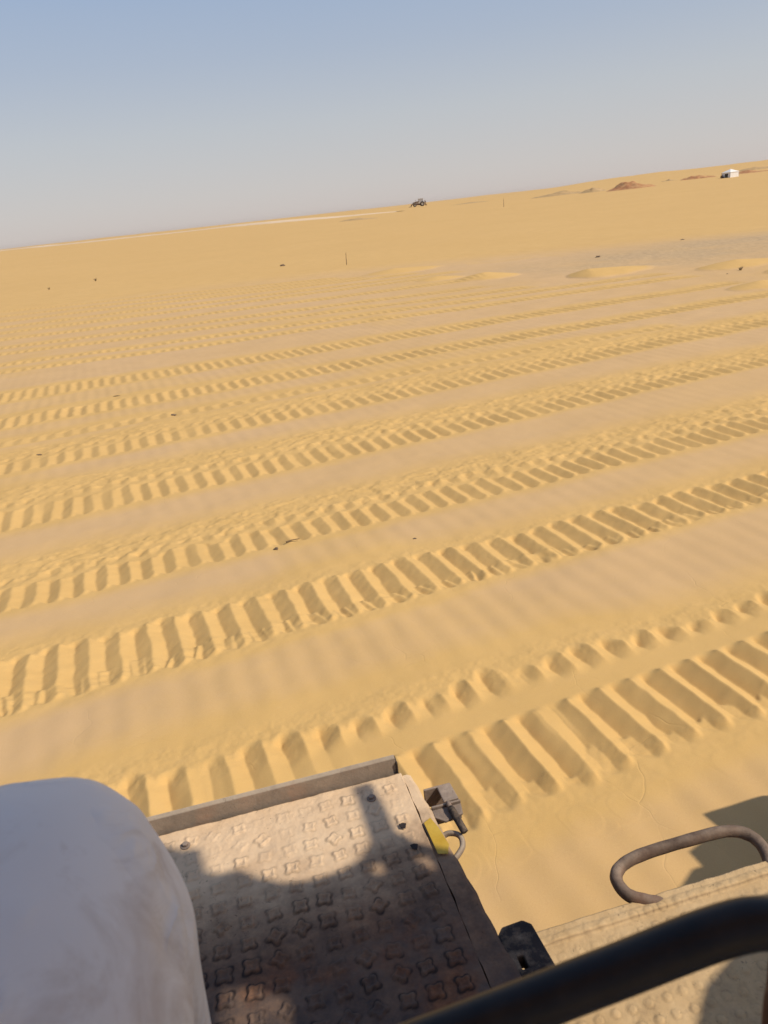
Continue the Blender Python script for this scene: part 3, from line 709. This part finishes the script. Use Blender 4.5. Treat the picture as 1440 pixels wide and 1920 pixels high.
# black cab hand rail close to the lens
bm = bmesh.new()
rp = smooth_path([(-.55, .30, 2.255), (-.2, .272, 2.275), (-.0375, .271, 2.2815), (.0195, .2736, 2.282), (.0792, .2721, 2.2881), (.154, .2648, 2.3048), (.2107, .2544, 2.3247), (.236, .2458, 2.3300), (.256, .232, 2.322), (.266, .22, 2.29), (.27, .21, 2.2), (.27, .20, 1.9), (.27, .20, 1.55)], 8)
tube(bm, rp, .0132, 28); hr = bm_obj('hand_rail', bm, M['rubber'], BZ, True); hr['label'] = 'thick black hand rail across the foreground'
bm = bmesh.new(); tube(bm, smooth_path([(.40, .315, 2.40), (.3134, .2981, 2.2558), (.2954, .289, 2.232), (.285, .2785, 2.2152), (.275, .268, 2.19), (.28, .26, 2.0), (.28, .26, 1.6)], 6), .013, 16)
cl = bm_obj('control_lever', bm, M['rustbar'], BZ, True)
bm = bmesh.new(); bmesh.ops.create_uvsphere(bm, u_segments=24, v_segments=16, radius=.024, matrix=Matrix.Translation((.404, .316, 2.408)))
bm_obj('lever_knob', bm, M['rubber'], cl, True)
# cab: floor, seat, posts, roof; added unseen panel cut to shape deck shadows
bm = bmesh.new(); box(bm, -.85, 1.40, -.9, .515, 1.30, 1.345); bm_obj('cab_floor', bm, M['cabgrey'], BZ, False, .01)
bm = bmesh.new(); box(bm, -.45, .12, -.62, -.02, 1.74, 1.88); box(bm, -.40, .07, -.52, -.12, 1.345, 1.74); bm_obj('seat', bm, M['cabgrey'], BZ, False, .04)
bm = bmesh.new()
C_ = [(-.01, 3.275), (-.005, 3.345), (-.025, 3.405), (-.085, 3.412), (-.09, 3.28)]
holed_panel(bm, [(-.92, 2.66), (.20, 2.66), (.36, 2.70), (.42, 2.76), (.415, 2.888), (.425, 2.93), (.45, 2.967), (.535, 2.972), (.600, 2.988), (.575, 3.033), (.490, 3.030), (.405, 3.030), (.350, 3.065), (.310, 3.115),
    (.272, 3.180), (.245, 3.25), (.247, 3.315), (.262, 3.345), (.235, 3.400), (.235, 3.425), (.300, 3.438), (.262, 3.519), (-.92, 3.519)],
    [C_, [(.335, 3.050), (.352, 3.020), (.328, 3.018), (.310, 3.045)], [(.375, 2.945), (.395, 2.918), (.362, 2.905), (.345, 2.930)]], .005, lambda a, b, t: Vector((1.45 + t, a, b)))
bm_obj('cab_shadow_panel', bm, M['cabpaint'], BZ, False)  # outline and holes follow the sun patches wanted on the deck
bm = bmesh.new(); box(bm, -.95, 1.50, -.95, .265, 3.52, 3.60); bm_obj('cab_roof', bm, M['cabpaint'], BZ, False, .02)
for (pu, pv, zt) in ((-.88, .22, 3.52), (-.88, -.88, 3.52), (1.465, -.86, 2.66)):
    bm = bmesh.new(); box(bm, pu - .03, pu + .03, pv - .03, pv + .03, 1.345, zt); bm_obj('cab_post', bm, M['cabpaint'], BZ, False, .008)
bm = bmesh.new(); box(bm, 1.452, 1.50, .10, .16, 1.345, 2.655); bm_obj('cab_post', bm, M['cabpaint'], BZ, False, .008)
# unseen engine hood, sloping shoulder shaped to cast the shade on the step
bm = bmesh.new(); prism(bm, [(-.75, 1.36), (.62, 1.36), (.62, 1.99), (.535, 2.15), (.43, 2.17), (.40, 2.25), (.29, 2.375), (.20, 2.44), (-.1, 2.5), (-.45, 2.5), (-.75, 2.35)], 1.45, lambda a, b, t: Vector((1.52 + t, a, b)))
bm_obj('engine_hood', bm, M['cabpaint'], BZ, False, .02)
bm = bmesh.new(); box(bm, -.85, 2.9, -.55, .515, .62, 1.295); bm_obj('main_frame', bm, M['cabpaint'], BZ, False, .02)
# blade out of view, stepped top outline shaped for its shadow on the sand
bm = bmesh.new()
top = [(1.874, .30), (1.874, .90), (1.85, .98), (1.675, 1.301), (1.59, 1.284), (1.398, 1.515), (1.30, 1.503), (1.292, 1.558), (1.082, 1.761), (.5, 1.80)]
poly = top + [(-a, b) for a, b in reversed(top)]
def bl(a, b, t): return Vector((2.90 + t + .10 * math.cos((b - .3) * 2.0) * .0, a, b))
prism(bm, poly, .05, bl); bm_obj('blade', bm, M['cabpaint'], BZ, False, .005)
bm = bmesh.new(); box(bm, 2.952, 2.99, -1.88, 1.88, .02, .32); bm_obj('cutting_edge', bm, M['worn'], BZ, False, .004)
for s in (1, -1):
    bm = bmesh.new(); box(bm, 1.0, 2.895, s * 1.19 - .05, s * 1.19 + .05, .35, .55); bm_obj('push_arm', bm, M['cabpaint'], BZ, False, .02)
    # crawler track
    bm = bmesh.new(); cen = []
    r_ = .40; L = 2.1; per = 2 * L + 2 * math.pi * r_; n = 38
    for i in range(n):
        s_ = per * i / n
        if s_ < L: p = (-.9 + s_, .42 + r_, 0)
        elif s_ < L + math.pi * r_: a = (s_ - L) / r_; p = (-.9 + L + r_ * math.sin(a), .42 + r_ * math.cos(a), a)
        elif s_ < 2 * L + math.pi * r_: p = (-.9 + L - (s_ - L - math.pi * r_), .42 - r_, math.pi)
        else: a = (s_ - 2 * L - math.pi * r_) / r_; p = (-.9 - r_ * math.sin(a), .42 - r_ * math.cos(a), math.pi + a)
        mt = Matrix.Translation((p[0], 0, p[1] + .02)) @ Matrix.Rotation(p[2], 4, 'Y')
        yc = s * .82
        box(bm, -.082, .082, yc - .26, yc + .26, -.02, 0, mt); box(bm, -.012, .012, yc - .26, yc + .26, 0.0005, .05, mt)
    bm_obj('crawler_track', bm, M['worn'], BZ, False)
    for px in (-.9, 1.2):
        bm = bmesh.new(); tube(bm, [(px, s * .82 - .1, .44), (px, s * .82 + .1, .44)], .355, 32); bm_obj('track_wheel', bm, M['worn'], BZ, False, .01)
    bm = bmesh.new(); box(bm, -.9, 1.2, s * .82 - .12, s * .82 + .12, .25, .6); bm_obj('track_frame', bm, M['cabpaint'], BZ, False, .02)

# ------------------------------------------------------------------ person sitting in the cab, one knee in view
def person():
    K = Vector((-.332, .457, 2.205))            # the knee in view
    verts, rads, edges = [], [], []
    def add(p, r, parent=None):
        verts.append(Vector(p)); rads.append(r)
        if parent is not None: edges.append((parent, len(verts) - 1))
        return len(verts) - 1
    pel = add((-.02, -.32, 2.02), .13)
    sp = add((0, -.36, 2.20), .13, pel); ch = add((0, -.37, 2.42), .15, sp); nk = add((0, -.34, 2.62), .055, ch)
    hd0 = add((0, -.31, 2.70), .075, nk); hd1 = add((0, -.30, 2.80), .085, hd0); add((0, -.31, 2.88), .06, hd1)
    def leg(hip, knee, ank, toe):
        a = add(hip, .095, pel); b = add((Vector(hip) + Vector(knee)) / 2, .085, a); c = add(knee, .06, b)
        d = add((Vector(knee) * .6 + Vector(ank) * .4), .055, c); e = add(ank, .036, d); f = add((Vector(ank) * .4 + Vector(toe) * .6) - Vector((0, 0, .035)), .036, e); add(toe, .026, f)
    leg((-.12, -.22, 1.99), tuple(K + Vector((0, -.02, -.03))), (-.30, .40, 1.46), (-.36, .56, 1.39))
    leg((.10, -.22, 1.97), (.20, .10, 2.06), (.22, .12, 1.46), (.24, .28, 1.39))
    def arm(s):
        a = add((s * .17, -.36, 2.50), .055, ch); b = add((s * .24, -.26, 2.32), .042, a); c = add((s * .13, -.12, 2.52), .034, b); d = add((s * .10, -.085, 2.60), .027, c)
        h = add((s * .085, -.075, 2.645), .026, d)
        for k in range(4):
            f1 = add((s * (.085 - .018 * (k - 1.5) * .3), -.06 + .0, 2.63 + .02 * k), .009, h); add((s * (.05), -.045, 2.635 + .02 * k), .008, f1)
        t1 = add((s * .07, -.085, 2.62), .010, h); add((s * .04, -.08, 2.64), .008, t1)
    arm(1); arm(-1)
    me = bpy.data.meshes.new('person'); me.from_pydata([tuple(v) for v in verts], edges, []); me.update()
    o = bpy.data.objects.new('person', me); col.objects.link(o); me.materials.append(M['skin'])
    me_sk = o.modifiers.new('skin', 'SKIN')
    for i, sv in enumerate(me.skin_vertices[0].data):
        sv.radius = (rads[i], rads[i]); sv.use_root = (i == 0)
    me_sk.use_smooth_shade = True
    ss = o.modifiers.new('sub', 'SUBSURF'); ss.levels = 2; ss.render_levels = 2
    # white robe: a sleeve of cloth over thigh, knee and shin
    ma, nt, b = mat_new('white_robe_cloth'); tc = nt.nodes.new('ShaderNodeTexCoord').outputs['Object']
    cc = ramp(nt, noise(nt, tc, 3, 4), [(0.3, (0.82, 0.77, 0.71)), (0.7, (0.92, 0.88, 0.83))])
    nt.links.new(mixc(nt, ramp(nt, noise(nt, tc, 9, 6, .65, 1.2), [(.52, (0, 0, 0)), (.72, (.55, .55, .55))]), cc, (.50, .38, .28)), b.inputs['Base Color'])
    b.inputs['Roughness'].default_value = 0.9; b.inputs['Sheen Weight'].default_value = 0.2; b.inputs['Specular IOR Level'].default_value = 0.15
    w1 = N(nt, 'ShaderNodeTexWave', Scale=420.0); nt.links.new(tc, w1.inputs['Vector'])
    g1 = bump(nt, w1.outputs['Fac'], b, .12, .002)
    mp = nt.nodes.new('ShaderNodeMapping'); mp.inputs['Scale'].default_value = (1.0, .35, .6); mp.inputs['Rotation'].default_value = (.3, .2, .9); nt.links.new(tc, mp.inputs[0])
    wr_ = ramp(nt, noise(nt, mp.outputs[0], 13, 3, .5, .8), [(.40, (0, 0, 0)), (.50, (1, 1, 1)), (.60, (0, 0, 0))])
    bump(nt, math_(nt, 'MULTIPLY', wr_, ramp(nt, noise(nt, tc, 7, 2), [(.50, (0, 0, 0)), (.62, (1, 1, 1))])), b, .8, .006, g1)
    SH = Vector((-.036, .012, .036))
    def sleeve(pts, rad, sink, folds, n=10, seg=96, crease=()):
        bm = bmesh.new(); P = smooth_path(pts, n); RR_ = []
        for i in range(len(P)):
            t = i / n; k = min(int(t), len(rad) - 2); f = t - k; f = f * f * (3 - 2 * f); RR_.append(rad[k] * (1 - f) + rad[k+1] * f)
        rings = tube(bm, P, RR_, seg, cap=True)
        for i, rg_ in enumerate(rings):
            c = P[i]
            for v in rg_:
                d = (v.co - c); dn = d.normalized()
                q = mnoise.fractal(v.co * folds, 0.9, 2.0, 2) * .006
                low = max(0, -dn.z); q += low * .022 * mnoise.noise(Vector((v.co.x * 7, v.co.y * 7, v.co.z * 1.5)))
                v.co += dn * q - Vector((0, 0, low * sink))
                for (a_, b_, wd, dp) in crease:
                    ab = b_ - a_; tt = max(0, min(1, (v.co - a_).dot(ab) / ab.length_squared)); dist = (v.co - (a_ + ab * tt)).length
                    v.co += dn * (-dp * math.exp(-(dist / wd) ** 2) + dp * .8 * math.exp(-((dist - wd * 2.0) / wd) ** 2))
        ob = bm_obj('robe', bm, ma, None, True); ob.parent = o
        s2 = ob.modifiers.new('sub', 'SUBSURF'); s2.levels = 1; s2.render_levels = 1
        return ob
    pts = [(-.08, -.42, 2.03), (-.15, -.15, 2.05), (-.22, .14, 2.115), (-.27, .34, 2.165), (-.287, .440, 2.150), (-.292, .452, 2.03), (-.30, .42, 1.80), (-.30, .40, 1.55)]
    pts = [tuple(Vector(p) + SH * min(1, i / 2)) for i, p in enumerate(pts)]
    cr = [(Vector((-.318, .522, 2.275)), Vector((-.284, .519, 2.258)), .012, .0035), (Vector((-.284, .519, 2.258)), Vector((-.245, .536, 2.262)), .012, .0035),
          (Vector((-.185, .458, 2.19)), Vector((-.182, .421, 2.18)), .012, .003), (Vector((-.182, .421, 2.18)), Vector((-.200, .372, 2.206)), .014, .003), (Vector((-.188, .405, 2.23)), Vector((-.215, .33, 2.22)), .016, .003),
          (Vector((-.23, .50, 2.21)), Vector((-.20, .40, 2.23)), .030, .003)]
    sleeve(pts, [.14, .136, .130, .129, .127, .125, .13, .14], .03, 5.0, crease=cr, n=12)
    tag(o, 'person seated in the cab in a white robe, only the knee in view', 'person')
    sleeve([(.05, -.42, 2.02), (.10, -.2, 2.02), (.16, -.02, 2.04), (.20, .08, 2.03), (.215, .10, 1.9), (.22, .11, 1.6)], [.13, .12, .11, .10, .10, .11], .03, 5.0)
    sleeve([(-.01, -.34, 1.98), (0, -.37, 2.15), (0, -.38, 2.36), (0, -.37, 2.50), (0, -.35, 2.585)], [.18, .18, .185, .16, .075], 0, 5.0)
person()

# ------------------------------------------------------------------ dusty air
bm = bmesh.new(); box(bm, -5600, 5600, -5600, 5600, -3.0, 14.0)
ma = bpy.data.materials.new('haze'); ma.use_nodes = True; nt = ma.node_tree; nt.nodes.remove(nt.nodes['Principled BSDF'])
pv = nt.nodes.new('ShaderNodeVolumePrincipled'); pv.inputs['Color'].default_value = (1.0, .80, .66, 1); pv.inputs['Density'].default_value = 6e-5
pv.inputs['Anisotropy'].default_value = 0.2
nt.links.new(pv.outputs[0], nt.nodes['Material Output'].inputs['Volume'])
tag(bm_obj('haze', bm, ma), kind='stuff')
